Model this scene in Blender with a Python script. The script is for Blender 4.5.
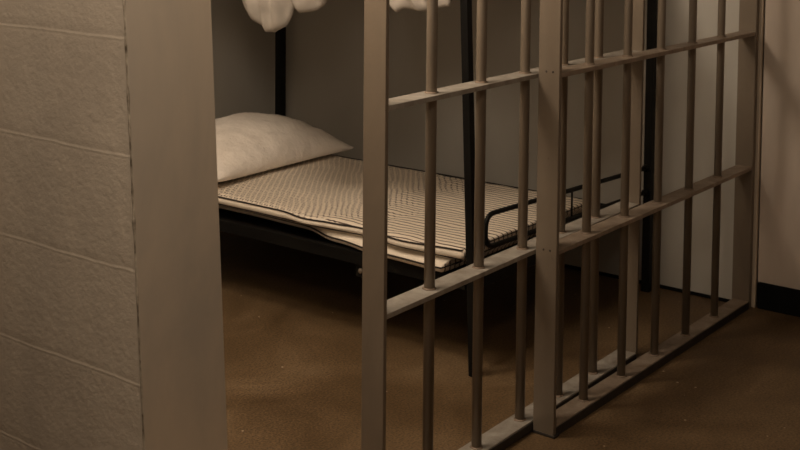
import bpy, bmesh, math, random
from mathutils import Vector, Matrix, noise
random.seed(7)
S = bpy.context.scene
C = S.collection
for o in list(bpy.data.objects):
    bpy.data.objects.remove(o)

# ------------------------------------------------------------------ camera
cam_d = bpy.data.cameras.new('camera')
cam = bpy.data.objects.new('camera', cam_d); C.objects.link(cam)
R_ = Vector((0.60999, -0.79236, 0.00894)); U_ = Vector((0.04419, 0.04528, 0.99800)); F_ = Vector((0.79117, 0.60838, -0.06263))
M = Matrix((R_, U_, -F_)).transposed().to_4x4(); M.translation = Vector((0, 0, 1.45))
cam.matrix_world = M
cam_d.sensor_fit = 'HORIZONTAL'; cam_d.sensor_width = 36
cam_d.lens = 1244.0 / 800 * 36
cam_d.shift_x = 0; cam_d.shift_y = -(225 + 26.4) / 800
cam_d.clip_start = 0.02
cam_d.dof.use_dof = True; cam_d.dof.focus_distance = 2.9; cam_d.dof.aperture_fstop = 13
S.camera = cam
# ------------------------------------------------------------------ light
S.view_settings.view_transform = 'Standard'; S.view_settings.look = 'None'
S.view_settings.gamma = 1; S.view_settings.exposure = 0.0; S.view_settings.use_curve_mapping = False
w = bpy.data.worlds.new('world'); S.world = w; w.use_nodes = True
w.node_tree.nodes['Background'].inputs[0].default_value = (0.9, 0.8, 0.65, 1)
w.node_tree.nodes['Background'].inputs[1].default_value = 0.004
def area(name, loc, tgt, size, power, col):
    l = bpy.data.lights.new(name, 'AREA'); l.shape = 'DISK'; l.size = size; l.energy = power; l.color = col
    o = bpy.data.objects.new(name, l); C.objects.link(o); o.location = loc
    o.rotation_euler = (Vector(tgt) - Vector(loc)).to_track_quat('-Z', 'Y').to_euler()
    return o

def lamp(name, loc, power, col=(1, .83, .655), r=.12):
    l = bpy.data.lights.new(name, 'POINT'); l.energy = power; l.color = col; l.shadow_soft_size = r
    o = bpy.data.objects.new(name, l); C.objects.link(o); o.location = loc
lamp('corridor_lamp', (.4, 1.6, 2.3), 22)
lamp('doorway_fill', (1.75, 2.05, 1.85), 22)  # unseen fill light, added to brighten the doorway and the lower bunk
lamp('cell_lamp', (1.9, 2.6, 2.4), 54, r=.2)
lamp('hall_fill', (.9, .9, 1.8), 18)  # added fill with no known fixture, brightens the jamb and corridor side

# ------------------------------------------------------------------ materials
def mat(name):
    m = bpy.data.materials.new(name); m.use_nodes = True
    nt = m.node_tree; b = nt.nodes['Principled BSDF']
    return m, nt, b
def N(nt, t, **kw):
    n = nt.nodes.new(t)
    for k, v in kw.items():
        if k in n.inputs: n.inputs[k].default_value = v
        else: setattr(n, k, v)
    return n
def ramp(nt, src, stops):
    r = nt.nodes.new('ShaderNodeValToRGB'); e = r.color_ramp.elements
    while len(e) < len(stops): e.new(0.5)
    for i, (p, c) in enumerate(stops):
        e[i].position = p; e[i].color = (*c, 1) if len(c) == 3 else c
    nt.links.new(src, r.inputs[0]); return r
def coords(nt): return nt.nodes.new('ShaderNodeTexCoord').outputs['Object']
def mixc(nt, fac, a, b, mode='MIX'):
    m = nt.nodes.new('ShaderNodeMix'); m.data_type = 'RGBA'; m.blend_type = mode
    for s, v in ((m.inputs[0], fac), (m.inputs[6], a), (m.inputs[7], b)):
        if hasattr(v, 'type') and hasattr(v, 'node'): nt.links.new(v, s)
        else: s.default_value = v if not isinstance(v, tuple) else (*v, 1)
    return m.outputs[2]
def math_(nt, op, a, b=None, c=None):
    m = nt.nodes.new('ShaderNodeMath'); m.operation = op
    for s, v in zip(m.inputs, (a, b, c)):
        if v is None: continue
        if hasattr(v, 'node'): nt.links.new(v, s)
        else: s.default_value = v
    return m.outputs[0]
def noise_n(nt, co, scale, detail=4, rough=.55, dist=0, sc=None):
    if sc:
        mp = nt.nodes.new('ShaderNodeMapping'); mp.inputs['Scale'].default_value = sc
        nt.links.new(co, mp.inputs[0]); co = mp.outputs[0]
    n = N(nt, 'ShaderNodeTexNoise', Scale=scale, Detail=detail, Roughness=rough, Distortion=dist)
    nt.links.new(co, n.inputs['Vector']); return n.outputs[0]
def bump(nt, b, h, strength, dist=.002, prev=None):
    n = N(nt, 'ShaderNodeBump', Strength=strength, Distance=dist)
    nt.links.new(h, n.inputs['Height'])
    if prev: nt.links.new(prev, n.inputs['Normal'])
    nt.links.new(n.outputs[0], b.inputs['Normal']); return n.outputs[0]

def paint(name, c1, c2, rough=.6, scale=3, bs=.3, fine=60, streak=False):
    m, nt, b = mat(name); co = coords(nt)
    n1 = noise_n(nt, co, scale, 6, .6, .4, (1, 1, .35) if streak else None)
    r = ramp(nt, n1, [(.35, c1), (.65, c2)])
    nt.links.new(r.outputs[0], b.inputs['Base Color'])
    b.inputs['Roughness'].default_value = rough
    n2 = noise_n(nt, co, fine, 5)
    bump(nt, b, n2, bs, .003); return m

# painted block wall: courses 0.2 m, thin mortar ridges
def block_mat():
    m, nt, b = mat('painted_block'); co = coords(nt)
    sep = nt.nodes.new('ShaderNodeSeparateXYZ'); nt.links.new(co, sep.inputs[0])
    wob = noise_n(nt, co, 5, 3); wob = math_(nt, 'MULTIPLY', math_(nt, 'SUBTRACT', wob, .5), .012)
    z = math_(nt, 'ADD', math_(nt, 'ADD', sep.outputs[2], wob), -0.012)
    t = math_(nt, 'DIVIDE', z, .2)
    d = math_(nt, 'MULTIPLY', math_(nt, 'ABSOLUTE', math_(nt, 'SUBTRACT', t, math_(nt, 'ROUND', t))), .2)   # distance to joint in m
    row = math_(nt, 'FLOOR', t)
    y = math_(nt, 'DIVIDE', math_(nt, 'ADD', math_(nt, 'ADD', sep.outputs[1], wob), math_(nt, 'MULTIPLY', math_(nt, 'MODULO', row, 2), .2)), .4)
    dy = math_(nt, 'MULTIPLY', math_(nt, 'ABSOLUTE', math_(nt, 'SUBTRACT', y, math_(nt, 'ROUND', y))), .4)
    joint = ramp(nt, d, [(0.0, (1, 1, 1)), (.011, (0, 0, 0))])
    jv = ramp(nt, dy, [(0.0, (.16, .16, .16)), (.006, (0, 0, 0))])
    sd = math_(nt, 'MULTIPLY', math_(nt, 'SUBTRACT', t, math_(nt, 'ROUND', t)), .2)
    ridge = ramp(nt, math_(nt, 'ABSOLUTE', math_(nt, 'ADD', sd, .0045)), [(0, (1, 1, 1)), (.0030, (0, 0, 0))])
    jj = math_(nt, 'MAXIMUM', joint.outputs[0], jv.outputs[0])
    n1 = noise_n(nt, co, 2.2, 6, .6, .3)
    base = ramp(nt, n1, [(.3, (.50, .43, .35)), (.7, (.62, .54, .44))]).outputs[0]
    stk = noise_n(nt, co, 5, 5, .6, .2, (1, 1.6, .12))
    base = mixc(nt, .5, base, ramp(nt, stk, [(.35, (.80, .79, .78)), (.65, (1.08, 1.06, 1.02))]).outputs[0], 'MULTIPLY')
    patch = noise_n(nt, co, 9, 4)
    pr = math_(nt, 'MULTIPLY', ridge.outputs[0], ramp(nt, patch, [(.42, (0, 0, 0)), (.58, (1, 1, 1))]).outputs[0])
    base = mixc(nt, math_(nt, 'MULTIPLY', pr, .22), base, (.74, .66, .53))
    nt.links.new(base, b.inputs['Base Color']); b.inputs['Roughness'].default_value = .62
    h = math_(nt, 'MULTIPLY', jj, -.35)
    h = math_(nt, 'ADD', h, math_(nt, 'MULTIPLY', ridge.outputs[0], .35))
    h = math_(nt, 'ADD', h, math_(nt, 'MULTIPLY', noise_n(nt, co, 60, 7, .68, .1), 1.3))
    h = math_(nt, 'ADD', h, math_(nt, 'MULTIPLY', noise_n(nt, co, 8, 3), 2.2))
    bump(nt, b, h, .6, .003); return m
M_block = block_mat()
M_jamb = paint('smooth_jamb_paint', (.47, .41, .335), (.66, .55, .42), .42, 3.4, .25, 14, True)
M_bead = paint('caulk_bead', (.10, .075, .05), (.58, .50, .39), .6, 40, .6, 70)
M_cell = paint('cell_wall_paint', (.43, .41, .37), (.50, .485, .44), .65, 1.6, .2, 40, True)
M_right = paint('corridor_wall_paint', (.50, .43, .36), (.66, .565, .48), .5, 2.2, .15, 25, True)
M_ceil = paint('ceiling_paint', (.30, .27, .23), (.34, .30, .26), .8, 2)
M_rubber = paint('black_baseboard', (.003, .003, .0032), (.005, .005, .005), .7, 4)
M_rubber.node_tree.nodes['Principled BSDF'].inputs['Specular IOR Level'].default_value = .15

def floor_mat():
    m, nt, b = mat('worn_concrete'); co = coords(nt)
    n1 = noise_n(nt, co, 2.6, 8, .68, .8)
    base = ramp(nt, n1, [(.3, (.095, .058, .027)), (.55, (.16, .103, .052)), (.75, (.225, .155, .086))]).outputs[0]
    n2 = noise_n(nt, co, 150, 4, .6)
    base = mixc(nt, .75, base, ramp(nt, n2, [(.36, (.42, .41, .40)), (.64, (1.34, 1.33, 1.31))]).outputs[0], 'MULTIPLY')
    v = N(nt, 'ShaderNodeTexVoronoi', Scale=17); nt.links.new(co, v.inputs['Vector'])
    sp = math_(nt, 'LESS_THAN', v.outputs['Distance'], .06)
    sel = N(nt, 'ShaderNodeSeparateColor'); nt.links.new(v.outputs['Color'], sel.inputs[0])
    sp = math_(nt, 'MULTIPLY', sp, math_(nt, 'GREATER_THAN', sel.outputs[0], .55))
    base = mixc(nt, math_(nt, 'MULTIPLY', sp, .75), base, (.62, .52, .38))
    nt.links.new(base, b.inputs['Base Color'])
    nt.links.new(ramp(nt, n1, [(.3, (.42,)*3), (.7, (.6,)*3)]).outputs[0], b.inputs['Roughness'])
    b.inputs['Specular IOR Level'].default_value = .35
    bump(nt, b, n2, .3, .0015); return m
M_floor = floor_mat()

def steel_mat(name, c1, c2, c3, rough=.42, met=.15, sc=6):
    m, nt, b = mat(name); co = coords(nt)
    n1 = noise_n(nt, co, sc, 7, .65, .4, (1, 1, .3))
    base = ramp(nt, n1, [(.3, c1), (.6, c2), (.8, c3)]).outputs[0]
    chips = ramp(nt, noise_n(nt, co, 48, 5, .7), [(.66, (0, 0, 0)), (.72, (1, 1, 1))]).outputs[0]
    base = mixc(nt, math_(nt, 'MULTIPLY', chips, .5), base, (.12, .085, .055))
    nt.links.new(base, b.inputs['Base Color'])
    b.inputs['Roughness'].default_value = rough
    b.inputs['Metallic'].default_value = met
    bump(nt, b, noise_n(nt, co, 90, 4), .2, .0015); return m
M_steel = steel_mat('painted_bar_steel', (.180, .146, .110), (.225, .184, .139), (.285, .236, .180), .4, .3)
M_rail = steel_mat('scuffed_rail_steel', (.22, .19, .155), (.37, .34, .295), (.52, .50, .46), .5, .15, 17)
M_rail2 = steel_mat('brown_rail_steel', (.20, .15, .11), (.32, .255, .195), (.46, .39, .32), .5, .15, 17)
M_weld = steel_mat('rusty_weld', (.16, .115, .08), (.22, .165, .12), (.30, .24, .18), .6)
M_shade_foot = paint('rail_shade_and_foot_black', (.018, .015, .012), (.035, .028, .022), .6, 14)  # near-black for the painted shade on rail fronts and the dark foot plate
M_rivet = paint('dark_rivet', (.03, .02, .015), (.05, .04, .03), .5, 20)
M_black = paint('black_bunk_steel', (.003, .003, .003), (.006, .006, .0055), .5, 9, .15, 80)
M_black.node_tree.nodes['Principled BSDF'].inputs['Specular IOR Level'].default_value = .22

def ticking_mat():
    m, nt, b = mat('striped_ticking'); co = coords(nt)
    sep = nt.nodes.new('ShaderNodeSeparateXYZ'); nt.links.new(co, sep.inputs[0])
    X, Y = sep.outputs[0], sep.outputs[1]
    mask = ramp(nt, math_(nt, 'ADD', Y, math_(nt, 'MULTIPLY', noise_n(nt, co, 4, 3), .5)), [(0, (0,)*3), (1, (1,)*3)])
    mk = math_(nt, 'SUBTRACT', math_(nt, 'ADD', Y, math_(nt, 'MULTIPLY', noise_n(nt, co, 5, 3), .9)), 2.95)
    mk = math_(nt, 'MINIMUM', math_(nt, 'MAXIMUM', math_(nt, 'MULTIPLY', mk, 3.5), 0.0), 1.0)
    ph = math_(nt, 'ADD', math_(nt, 'MULTIPLY', Y, 250.0), math_(nt, 'ADD', math_(nt, 'MULTIPLY', X, 60.0), math_(nt, 'MULTIPLY', noise_n(nt, co, 6, 2), 7.0)))
    wv = math_(nt, 'MULTIPLY', math_(nt, 'SINE', ph), math_(nt, 'MULTIPLY', mk, .0125))
    lowf = math_(nt, 'MULTIPLY', math_(nt, 'SUBTRACT', noise_n(nt, co, 5, 2), .5), .03)
    xx = math_(nt, 'ADD', math_(nt, 'ADD', X, wv), lowf)
    t = math_(nt, 'DIVIDE', xx, .0252)
    d = math_(nt, 'ABSOLUTE', math_(nt, 'SUBTRACT', t, math_(nt, 'ROUND', t)))
    st = ramp(nt, d, [(.09, (1,)*3), (.15, (0,)*3)]).outputs[0]
    base = mixc(nt, st, (.82, .72, .59), (.075, .05, .042))
    nt.links.new(base, b.inputs['Base Color']); b.inputs['Roughness'].default_value = .85
    h = math_(nt, 'ADD', math_(nt, 'MULTIPLY', math_(nt, 'SINE', ph), math_(nt, 'MULTIPLY', mk, .6)), noise_n(nt, co, 160, 3))
    bump(nt, b, h, .5, .004); return m
M_tick = ticking_mat()
M_band = paint('mattress_border_cloth', (.76, .68, .57), (.84, .76, .64), .85, 12, .4, 120)
M_pipe = paint('dark_piping', (.012, .009, .008), (.02, .015, .013), .7, 30)
M_cotton = paint('white_cotton', (.80, .73, .65), (.90, .83, .75), .8, 5, .6, 16)
b_ = [n for n in M_cotton.node_tree.nodes if n.type == 'BUMP'][0]; b_.inputs['Distance'].default_value = .02
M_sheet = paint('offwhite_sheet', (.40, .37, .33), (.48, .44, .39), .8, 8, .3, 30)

# ------------------------------------------------------------------ mesh helpers
def link(name, bm, m, parent=None, smooth=False):
    me = bpy.data.meshes.new(name); bmesh.ops.recalc_face_normals(bm, faces=bm.faces[:]); bm.to_mesh(me); bm.free()
    if smooth:
        for p in me.polygons: p.use_smooth = True
    o = bpy.data.objects.new(name, me); C.objects.link(o); me.materials.append(m)
    if parent:
        o.parent = parent
        o.matrix_parent_inverse = Matrix.Translation(-Vector(parent.location))
    return o
def box(bm, x0, x1, y0, y1, z0, z1, bev=.0, lean=0.0):
    """axis box; lean shifts X by lean*z"""
    r = bmesh.ops.create_cube(bm, size=1)
    vs = r['verts']
    for v in vs:
        z = z0 + (v.co.z + .5) * (z1 - z0)
        v.co = Vector((x0 + (v.co.x + .5) * (x1 - x0) + lean * z, y0 + (v.co.y + .5) * (y1 - y0), z))
    if bev:
        es = list({e for v in vs for e in v.link_edges})
        bmesh.ops.bevel(bm, geom=es, offset=bev, segments=2, profile=.6, affect='EDGES')
def BX(*a, **k):
    bm = bmesh.new(); box(bm, *a, **k); return bm
def struct(name, bm, m, smooth=False):
    o = link(name, bm, m, None, smooth); o['kind'] = 'structure'; return o
def lathe(bm, cx, cy, prof, seg=20):
    """prof: list of (z, r)"""
    rings = []
    for z, r in prof:
        rings.append([bm.verts.new((cx + r * math.cos(2 * math.pi * i / seg), cy + r * math.sin(2 * math.pi * i / seg), z)) for i in range(seg)])
    for a, b_ in zip(rings, rings[1:]):
        for i in range(seg):
            bm.faces.new((a[i], a[(i + 1) % seg], b_[(i + 1) % seg], b_[i]))
    bm.faces.new(rings[0]); bm.faces.new(rings[-1])
def tube(bm, pts, r, seg=10, closed=False):
    pts = [Vector(p) for p in pts]; n = len(pts); rings = []; nrm = None
    for i, p in enumerate(pts):
        if closed: t = (pts[(i + 1) % n] - pts[i - 1]).normalized()
        else: t = (pts[min(i + 1, n - 1)] - pts[max(i - 1, 0)]).normalized()
        if nrm is None: nrm = t.orthogonal().normalized()
        nrm = (nrm - t * nrm.dot(t)).normalized(); bn = t.cross(nrm)
        rings.append([bm.verts.new(p + r * (math.cos(2 * math.pi * k / seg) * nrm + math.sin(2 * math.pi * k / seg) * bn)) for k in range(seg)])
    pairs = list(zip(rings, rings[1:])) + ([(rings[-1], rings[0])] if closed else [])
    for a, b_ in pairs:
        for k in range(seg): bm.faces.new((a[k], a[(k + 1) % seg], b_[(k + 1) % seg], b_[k]))
    if not closed: bm.faces.new(rings[0]); bm.faces.new(rings[-1])
def bend(pts, r, n=6):
    """round the inner corners of a polyline"""
    pts = [Vector(p) for p in pts]; out = [pts[0]]
    for a, p, c in zip(pts, pts[1:], pts[2:]):
        d1 = (a - p).normalized(); d2 = (c - p).normalized(); s = p + d1 * r; e = p + d2 * r
        for i in range(n + 1):
            t = i / n; out.append((1 - t) ** 2 * s + 2 * t * (1 - t) * p + t * t * e)
    out.append(pts[-1]); return out
def thing(name, label, cat, loc=(0, 0, 0), group=None):
    o = bpy.data.objects.new(name, None); C.objects.link(o); o.location = loc; o['label'] = label; o['category'] = cat
    if group: o['group'] = group
    bpy.context.view_layer.update()
    return o

# ------------------------------------------------------------------ structure
CEIL = 2.6; RW = 4.21; BACK = 3.97
struct('floor', BX(-2.2, 6, -2.2, 7, -.1, 0), M_floor)
struct('ceiling', BX(-2.2, 6, -2.2, 7, CEIL, CEIL + .1), M_ceil)
struct('wall_right', BX(RW, RW + .2, 1.655, 7, 0, CEIL), M_cell)
struct('wall_corridor', BX(RW + .014, RW + .2, -2.2, 1.632, 0, CEIL), M_right)
struct('baseboard_right', BX(RW + .002, RW + .014, -2.2, 1.628, .0, .094, bev=.002), M_rubber)
struct('baseboard_cell', BX(RW - .006, RW, 1.72, BACK, .0, .012), M_rubber)
struct('wall_back', BX(1.5, RW, BACK, BACK + .2, 0, CEIL), M_cell)
struct('wall_front', BX(-2.2, 6, -2.3, -2.2, 0, CEIL), M_right)
struct('wall_side', BX(-2.3, -2.2, -2.2, 7, 0, CEIL), M_right)
struct('wall_far', BX(-2.2, 1.5, 7, 7.1, 0, CEIL), M_right)
# block wall, slightly out of plumb, its smooth jamb end facing the corridor
def slab(x0, x1, y0, y1, ny, nz):
    bm = bmesh.new(); box(bm, x0, x1, y0, y1, 0, CEIL, lean=-.051); return bm
struct('wall_left', slab(1.4135, 1.600, 1.617, 7.0, 2, 2), M_block)
struct('trim_1', BX(1.4150, 1.609, 1.612, 1.617, 0, CEIL, bev=.001, lean=-.0508), M_jamb)
# ragged caulk bead down the corner
bm = bmesh.new(); pts = []
for i in range(261):
    z = i * .01; k = noise.noise(Vector((0, 0, z * 31))) * .004 + noise.noise(Vector((3, 0, z * 9))) * .003
    pts.append((1.4142 - .0509 * z + k * .2, 1.6142 + k * .25, z))
seg = 6; rings = []
for i, p in enumerate(pts):
    rr = .0012 + .0030 * max(0, noise.noise(Vector((7, 1, p[2] * 24))) + .05)
    rings.append([bm.verts.new((p[0] + rr * math.cos(a * math.tau / seg), p[1] + rr * 1.4 * math.sin(a * math.tau / seg), p[2])) for a in range(seg)])
for a, b_ in zip(rings, rings[1:]):
    for k in range(seg): bm.faces.new((a[k], a[(k + 1) % seg], b_[(k + 1) % seg], b_[k]))
struct('trim_2', bm, M_bead, True)
# thin jamb strip between the end post and the corridor wall
struct('trim_3', BX(RW + .002, RW + .018, 1.636, 1.652, 0, CEIL, bev=.002), M_jamb)

# ------------------------------------------------------------------ barred fronts
ZR = [.015, .500, .977, 1.46, 1.94, 2.24]
def bar_mesh(x, y, r, top):
    bm = bmesh.new(); lathe(bm, x, y, [(.016, r), (top, r)], 20); return bm
def weld_mesh(x, y, r, z):
    bm = bmesh.new(); ph = random.random() * 6
    seg = 18; prof = [(z, r + .0042), (z + .002, r + .003), (z + .0045, r + .0003)]
    rings = []
    for zz, rr in prof:
        rings.append([bm.verts.new((x + (rr + .0012 * math.sin(5 * a * math.tau / seg + ph)) * math.cos(a * math.tau / seg),
                                    y + (rr + .0012 * math.sin(5 * a * math.tau / seg + ph)) * math.sin(a * math.tau / seg), zz)) for a in range(seg)])
    for a, b_ in zip(rings, rings[1:]):
        for k in range(seg): bm.faces.new((a[k], a[(k + 1) % seg], b_[(k + 1) % seg], b_[k]))
    bm.faces.new(rings[0]); bm.faces.new(rings[-1]); return bm
def grille(t, xa, xb, y0, y1, bars, by, r, rail_m, zoff, posts, topz):
    for (p0, p1, q0, q1, z0) in posts:
        link('post', BX(p0, p1, q0, q1, z0, topz, bev=.0015), M_steel, t)
    for i, z in enumerate(ZR):
        th = .0125
        zt = z + .0125 / 2 + .002 + zoff
        z0 = zt - th if i else (.003 if zoff else 0)
        if i == 0: zt = .027 - zoff * .5
        link('rail', BX(xa, xb, y0, y1, z0, zt, bev=.0018), rail_m, t)
    for x in bars:
        link('bar', bar_mesh(x, by, r, topz - .01), M_steel, t, True)
        for i in (0, 1, 2):
            zt = (ZR[i] + .0125 / 2 + .002 + zoff) if i else .027 - zoff * .5
            link('weld', weld_mesh(x, by, r, zt - .0005), M_weld, t, True)

tp = thing('barred_panel', 'fixed brown steel bar panel standing in front, fastened to the right wall', 'cell bars', (3.5, 1.68, 0))
grille(tp, 2.850, 4.186, 1.650, 1.707, [3.055, 3.284, 3.504, 3.731, 3.960], 1.680, .0127, M_rail2, 0,
       [(2.836, 2.850, 1.648, 1.712, 0), (4.186, 4.2095, 1.648, 1.712, 0)], 2.3)
for z in (.502, .982):                      # pairs of small rivets on the near post
    for y in (1.668, 1.688):
        bm = bmesh.new(); lathe(bm, 0, 0, [(0, .0032), (.0008, .0030), (.0015, .0015)], 10)
        bmesh.ops.rotate(bm, verts=bm.verts[:], cent=(0, 0, 0), matrix=Matrix.Rotation(-math.pi / 2, 3, 'Y'))
        bmesh.ops.translate(bm, verts=bm.verts[:], vec=(2.8362, y, z + .006)); link('rivet', bm, M_rivet, tp, True)
link('foot_plate', BX(2.833, 2.860, 1.643, 1.712, 0, .007, bev=.0015), M_shade_foot, tp)

td = thing('sliding_cell_door', 'brown steel barred cell door slid half open behind the fixed bars', 'cell door', (2.166, 1.704, 0))
grille(td, 2.178, 3.473, 1.704, 1.7655, [2.390, 2.609, 2.825, 3.034, 3.245], 1.735, .0134, M_rail, -.006,
       [(2.166, 2.178, 1.703, 1.766, .003), (3.473, 3.485, 1.703, 1.766, .003)], 2.28)
link('rail_shade_strip', BX(2.179, 3.472, 1.7015, 1.7038, .004, .026), M_shade_foot, td)  # shade on the door's bottom rail front, put in as a dark strip
td.rotation_euler.z = .018                  # the door hangs a little askew in its track
link('rail_shade_strip', BX(2.850, 4.186, 1.6475, 1.6497, 0, .024), M_shade_foot, tp)  # same painted shade along the fixed panel's bottom rail
# ------------------------------------------------------------------ bunk bed
LN = -.060
tb = thing('bunk_bed', 'black steel bunk bed frame standing in the far corner of the cell', 'bunk bed', (3.58, 2.95, 0))
def post(x0, y0, lean, s=.026):
    link('post', BX(x0, x0 + s, y0, y0 + s, 0, 1.75, bev=.003, lean=lean), M_black, tb)
XN, XF, YN, YF = 3.050, 4.118, 2.045, 3.845
post(XN, YN, LN); post(XF + .007, YN - .039, 0, .031); post(XN, YF, LN); post(XF, YF, 0, .036)
def ix(z): return XN + LN * z
for z0, z1 in ((.268, .308), (1.25, 1.295)):
    link('side_rail', BX(ix(z0) - .002, ix(z0) + .020, YN + .03, YF, z0, z1, bev=.002), M_black, tb)
    link('side_rail', BX(XF + .005, XF + .027, YN + .03, YF, z0 - .008, z1 - .010, bev=.002), M_black, tb)
    for y in (YN + .004, YF + .004):
        link('end_rail', BX(ix(z0) + .03, XF + .004, y, y + .022, z0, z1, bev=.002), M_black, tb)
    link('bed_deck', BX(ix(z0) + .018, XF + .006, YN + .028, YF + .004, z1 - .022, z1 - .016), M_black, tb)
# footboard and headboard tubes
for y in (2.052,):
    bm = bmesh.new(); r = .0078
    tube(bm, bend([(XF + .010, y - .028, .462), (3.105, y, .487), (3.105, y, .385), (XF + .010, y - .028, .372)], .045, 8), r, 10)
    fb = link('footboard' if y < 3 else 'headboard', bm, M_black, tb, True)
    for x in (3.605,):
        bm = bmesh.new(); tube(bm, [(x, y - .013, .378), (x, y - .013, .476)], .0035, 8); link('spindle', bm, M_black, fb, True)
    for z in (.462, .372):
        bm = bmesh.new(); tube(bm, [(XF - .008, y - .027, z), (XF + .008, y - .028, z)], .0125, 12); link('collar', bm, M_black, fb, True)
for y in (2.489,):                # bolt heads under the near side rail
    bm = bmesh.new(); lathe(bm, 0, 0, [(0, .009), (.004, .009), (.007, .006)], 12)
    bmesh.ops.rotate(bm, verts=bm.verts[:], cent=(0, 0, 0), matrix=Matrix.Rotation(-math.pi / 2, 3, 'Y'))
    bmesh.ops.translate(bm, verts=bm.verts[:], vec=(ix(.28) + .012, y, .245))
    link('bolt', bm, M_steel, tb, True)
for y in (2.489,):
    link('bracket', BX(ix(.28) + .011, ix(.28) + .016, y - .02, y + .02, .225, .275), M_black, tb)

# ------------------------------------------------------------------ mattress
def spl(tab, y):
    for (a, va), (b_, vb) in zip(tab, tab[1:]):
        if y <= b_:
            t = max(0, (y - a) / (b_ - a)); t = t * t * (3 - 2 * t); return va + (vb - va) * t
    return tab[-1][1]
edge_top = [(2.09, 3.034), (2.3, 3.012), (2.5, 3.052), (2.62, 3.040), (2.72, 3.024), (2.85, 3.048), (3.15, 3.046), (3.85, 3.05)]
z_top = [(2.09, .388), (2.35, .386), (2.5, .384), (2.65, .383), (2.8, .385), (3.2, .386), (3.85, .386)]
edge_bot = [(2.09, 3.004), (2.4, 3.016), (2.6, 3.050), (2.80, 3.11), (3.1, 3.12), (3.85, 3.12)]
edge_mid = [(2.09, 3.040), (2.3, 3.034), (2.5, 3.062), (2.7, 3.048), (2.9, 3.052), (3.85, 3.052)]
XB = 3.838
def top_h(x, y):
    z = .0035 * noise.noise(Vector((x * 9, y * 9, 0))) + .0018 * noise.noise(Vector((x * 26, y * 22, 4)))
    return z
bm = bmesh.new(); NY = 150; YS, YE = 2.092, 3.825; NX = 46
rings = []
for j in range(NY + 1):
    y = YS + (YE - YS) * j / NY
    a = spl(edge_top, y); m_ = spl(edge_mid, y); b0 = spl(edge_bot, y); zt = spl(z_top, y)
    ring = [(b0 + .05, .3100), (b0 + .012, .3125), (b0 + .002, .319), (b0, .328), (b0 + .006, .338), (m_ + .018, .346), (m_ + .004, .351),
            (m_, .357), (a - .003, .366), (a - .001, zt - .010), (a + .004, zt - .001)]
    for i in range(1, NX):
        x = a + .004 + (XB - .01 - a) * i / NX
        e = min(1, (x - a) / .035, (XB - x) / .035)
        ring.append((x, zt + .004 * math.sqrt(max(e, 0)) + top_h(x, y)))
    ring += [(XB - .002, zt - .004), (XB, zt - .02), (XB - .004, .345), (XB, .33), (XB - .012, .311)]
    rings.append([bm.verts.new((x, y + .058 * max(0, min(1, (.358 - z) / .010)) * max(0, 1 - (y - YS) / .25), z)) for x, z in ring])
for a, b_ in zip(rings, rings[1:]):
    n = len(a)
    for k in range(n): bm.faces.new((a[k], a[(k + 1) % n], b_[(k + 1) % n], b_[k]))
# shaped ends
for ring, s in ((rings[0], -1), (rings[-1], 1)):
    prev = ring
    for off, sh in ((.006, .004), (.009, .010)):
        cx = sum(v.co.x for v in ring) / len(ring); cur = []
        for v in ring:
            z = v.co.z; zz = .349 + (z - .349) * (1 - sh * 14); xx = v.co.x + (sh if v.co.x < 3.4 else -sh)
            cur.append(bm.verts.new((xx, v.co.y + s * off, zz)))
        for k in range(len(prev)): bm.faces.new((prev[k], prev[(k + 1) % len(prev)], cur[(k + 1) % len(prev)], cur[k]))
        prev = cur
    bm.faces.new(prev)
mt = link('mattress', bm, M_tick, None, True)
mt['label'] = 'thin cream mattress with fine dark stripes lying on the lower bunk'; mt['category'] = 'mattress'
mt.data.materials.append(M_band)
for p in mt.data.polygons:                  # plain border cloth along the long side
    c = p.center
    if c.x < 3.14 and YS + .012 < c.y < YE and c.z < .384 and abs(p.normal.y) < .45: p.material_index = 1
def piping(tab, zt, dz, sh=0):
    pts = []
    for j in range(0, NY + 1, 2):
        y = YS + (YE - YS) * j / NY; pts.append((spl(tab, y) - .001, y + sh * max(0, 1 - (y - YS) / .25), (spl(zt, y) if isinstance(zt, list) else zt) + dz))
    for i in range(1, 12): pts.append((spl(tab, YE) + (XB - spl(tab, YE)) * i / 12, YE + .003, pts[-1][2]))
    for j in range(NY, -1, -2): pts.append((XB, YS + (YE - YS) * j / NY, pts[-1][2]))
    for i in range(1, 12): pts.append((XB - (XB - spl(tab, YS)) * i / 12, YS - .007 + sh, pts[-1][2]))
    bm = bmesh.new(); tube(bm, pts, .0027, 8, True); link('piping', bm, M_pipe, mt, True)
piping([(y, x + .001) for y, x in edge_top], z_top, -.002)
piping(edge_mid, .357, 0, .004)
piping([(y, x - .001) for y, x in edge_bot], .330, 0, .052)

# ------------------------------------------------------------------ pillow
bm = bmesh.new(); nu, nv = 56, 44
LX, LY, TH = .80, .55, .142
def pil(u, v, s):
    # u,v in -1..1 ; pinched corners
    pin = 1 - .055 * (1 - abs(v) ** 2.2) * abs(u) ** 3; pin2 = 1 - .09 * (1 - abs(u) ** 2.2) * abs(v) ** 3
    x = u * LX / 2 * pin; y = v * LY / 2 * pin2
    h = max(0, (1 - abs(u) ** 2.6)) ** .62 * max(0, (1 - abs(v) ** 2.4)) ** .60
    if s > 0:
        wr = .008 * noise.noise(Vector((u * 2.2 + v * 2, v * 6 - u * 3, 1))) * h + .006 * noise.noise(Vector((u * 9 + v * 6, v * 4, 2))) * min(1, h * 2)
        crease = -.007 * math.exp(-((v + .62 + .06 * math.sin(u * 5)) / .05) ** 2) * h
        z = TH * h * (.93 + .12 * u - .12 * max(0, -u) + .02 * v) + wr + crease
    else:
        z = -.034 * h ** .35
    lift = .012 * (abs(u) ** 4) * (abs(v) ** 4)
    return Vector((x, y, z + .036 + lift * .3 + .004 - .010 * max(0, u) ** 5))
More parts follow.
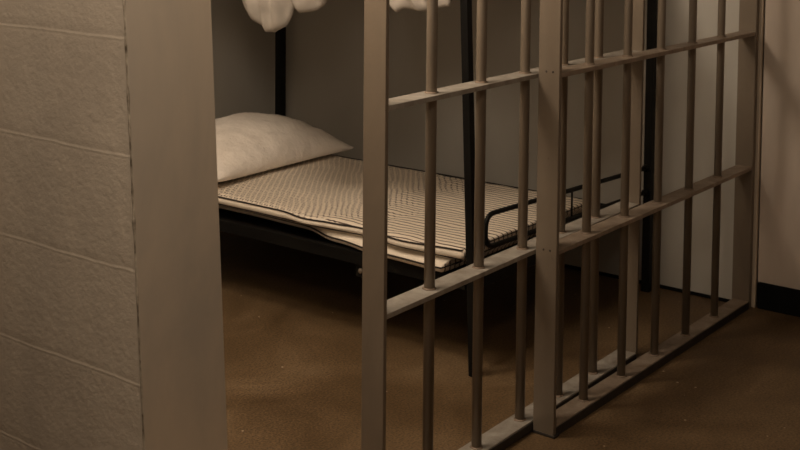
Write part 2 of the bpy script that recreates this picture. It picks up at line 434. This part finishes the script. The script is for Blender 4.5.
grid = {}
for s in (1, -1):
    for i in range(nu + 1):
        for j in range(nv + 1):
            u = -math.cos(math.pi * i / nu) if True else 0; v = -math.cos(math.pi * j / nv)
            if s < 0 and (i in (0, nu) or j in (0, nv)): grid[s, i, j] = grid[1, i, j]; continue
            grid[s, i, j] = bm.verts.new(pil(u, v, s))
    for i in range(nu):
        for j in range(nv):
            bm.faces.new((grid[s, i, j], grid[s, i + 1, j], grid[s, i + 1, j + 1], grid[s, i, j + 1]))
bmesh.ops.rotate(bm, verts=bm.verts[:], cent=(0, 0, 0), matrix=Matrix.Rotation(math.radians(2), 3, 'Z'))
bmesh.ops.translate(bm, verts=bm.verts[:], vec=(3.47, 3.475, .3885))
pl = link('pillow', bm, M_cotton, None, True)
pl['label'] = 'plump white pillow lying at the head of the striped mattress'; pl['category'] = 'pillow'

# ------------------------------------------------------------------ bedding hanging from the upper bunk
prof = [(1.92, 1.235), (2.07, 1.21), (2.095, 1.128), (2.13, 1.122), (2.185, 1.108), (2.22, 1.108), (2.26, 1.112), (2.282, 1.098), (2.305, 1.116), (2.34, 1.2), (2.47, 1.215), (2.545, 1.16), (2.57, 1.105), (2.625, 1.08), (2.675, 1.072), (2.702, 1.08), (2.713, 1.1), (2.725, 1.055), (2.745, 1.022), (2.795, 0.999), (2.835, 1.0), (2.865, 1.025), (2.895, 1.04), (2.93, 1.072), (2.95, 1.12), (3.005, 1.2), (3.345, 1.22), (3.805, 1.23)]
def lin(y):
    for (a, va), (b_, vb) in zip(prof, prof[1:]):
        if y <= b_: return va + (vb - va) * (y - a) / (b_ - a)
    return prof[-1][1]
prof = [(y, z if z < 1.13 else z + .05) for y, z in prof]
bm = bmesh.new(); NYs = 320; NZ = 26; g = []
for side in (0, 1):
    col = []
    for j in range(NYs + 1):
        y = 1.97 + 1.88 * j / NYs; zb = lin(y); row = []
        drop = 1.312 - zb
        for k in range(NZ + 1):
            t = k / NZ; z = 1.312 - drop * t
            bulge = min(1, drop / .3) * (.045 * math.sin(math.pi * min(1, t * 1.0)) ** .7)
            fold = min(1, drop / .2) * (.013 * math.sin(y * 85 + 3.5 * noise.noise(Vector((y * 9, t * 1.5, 7))) + t * 1.2) + .014 * noise.noise(Vector((y * 17, t * 3, 3))) + .006 * noise.noise(Vector((y * 45, t * 6, 5))))
            if side == 0: x = 2.958 - bulge - fold * (1 - .3 * t)
            else: x = 2.966 + (bulge * .8 - fold * .4 * t) * max(0, min(1, (1.235 - z) / .05))
            row.append(bm.verts.new((x, y, z)))
        col.append(row)
    g.append(col)
for side in (0, 1):
    for j in range(NYs):
        for k in range(NZ):
            a = g[side]; bm.faces.new((a[j][k], a[j + 1][k], a[j + 1][k + 1], a[j][k + 1]))
for j in range(NYs):
    bm.faces.new((g[0][j][NZ], g[0][j + 1][NZ], g[1][j + 1][NZ], g[1][j][NZ]))
# flat part on the deck
top = []
for j in range(NYs + 1):
    y = 1.97 + 1.88 * j / NYs; y2 = min(max(y, 2.08), 3.84)
    row = [g[0][j][0]] + [bm.verts.new((2.975 + (4.10 - 2.975) * i / 12, y2, 1.312 + .01 * noise.noise(Vector((i, y * 4, 0))))) for i in range(13)]
    top.append(row)
for j in range(NYs):
    for i in range(13): bm.faces.new((top[j][i], top[j + 1][i], top[j + 1][i + 1], top[j][i + 1]))
bmesh.ops.delete(bm, geom=[v for v in bm.verts if v.co.y < 2.085], context='VERTS')
sh = link('bed_sheet', bm, M_sheet, None, True)
sh['label'] = 'rumpled off-white sheet hanging in folds from the upper bunk'; sh['category'] = 'sheet'
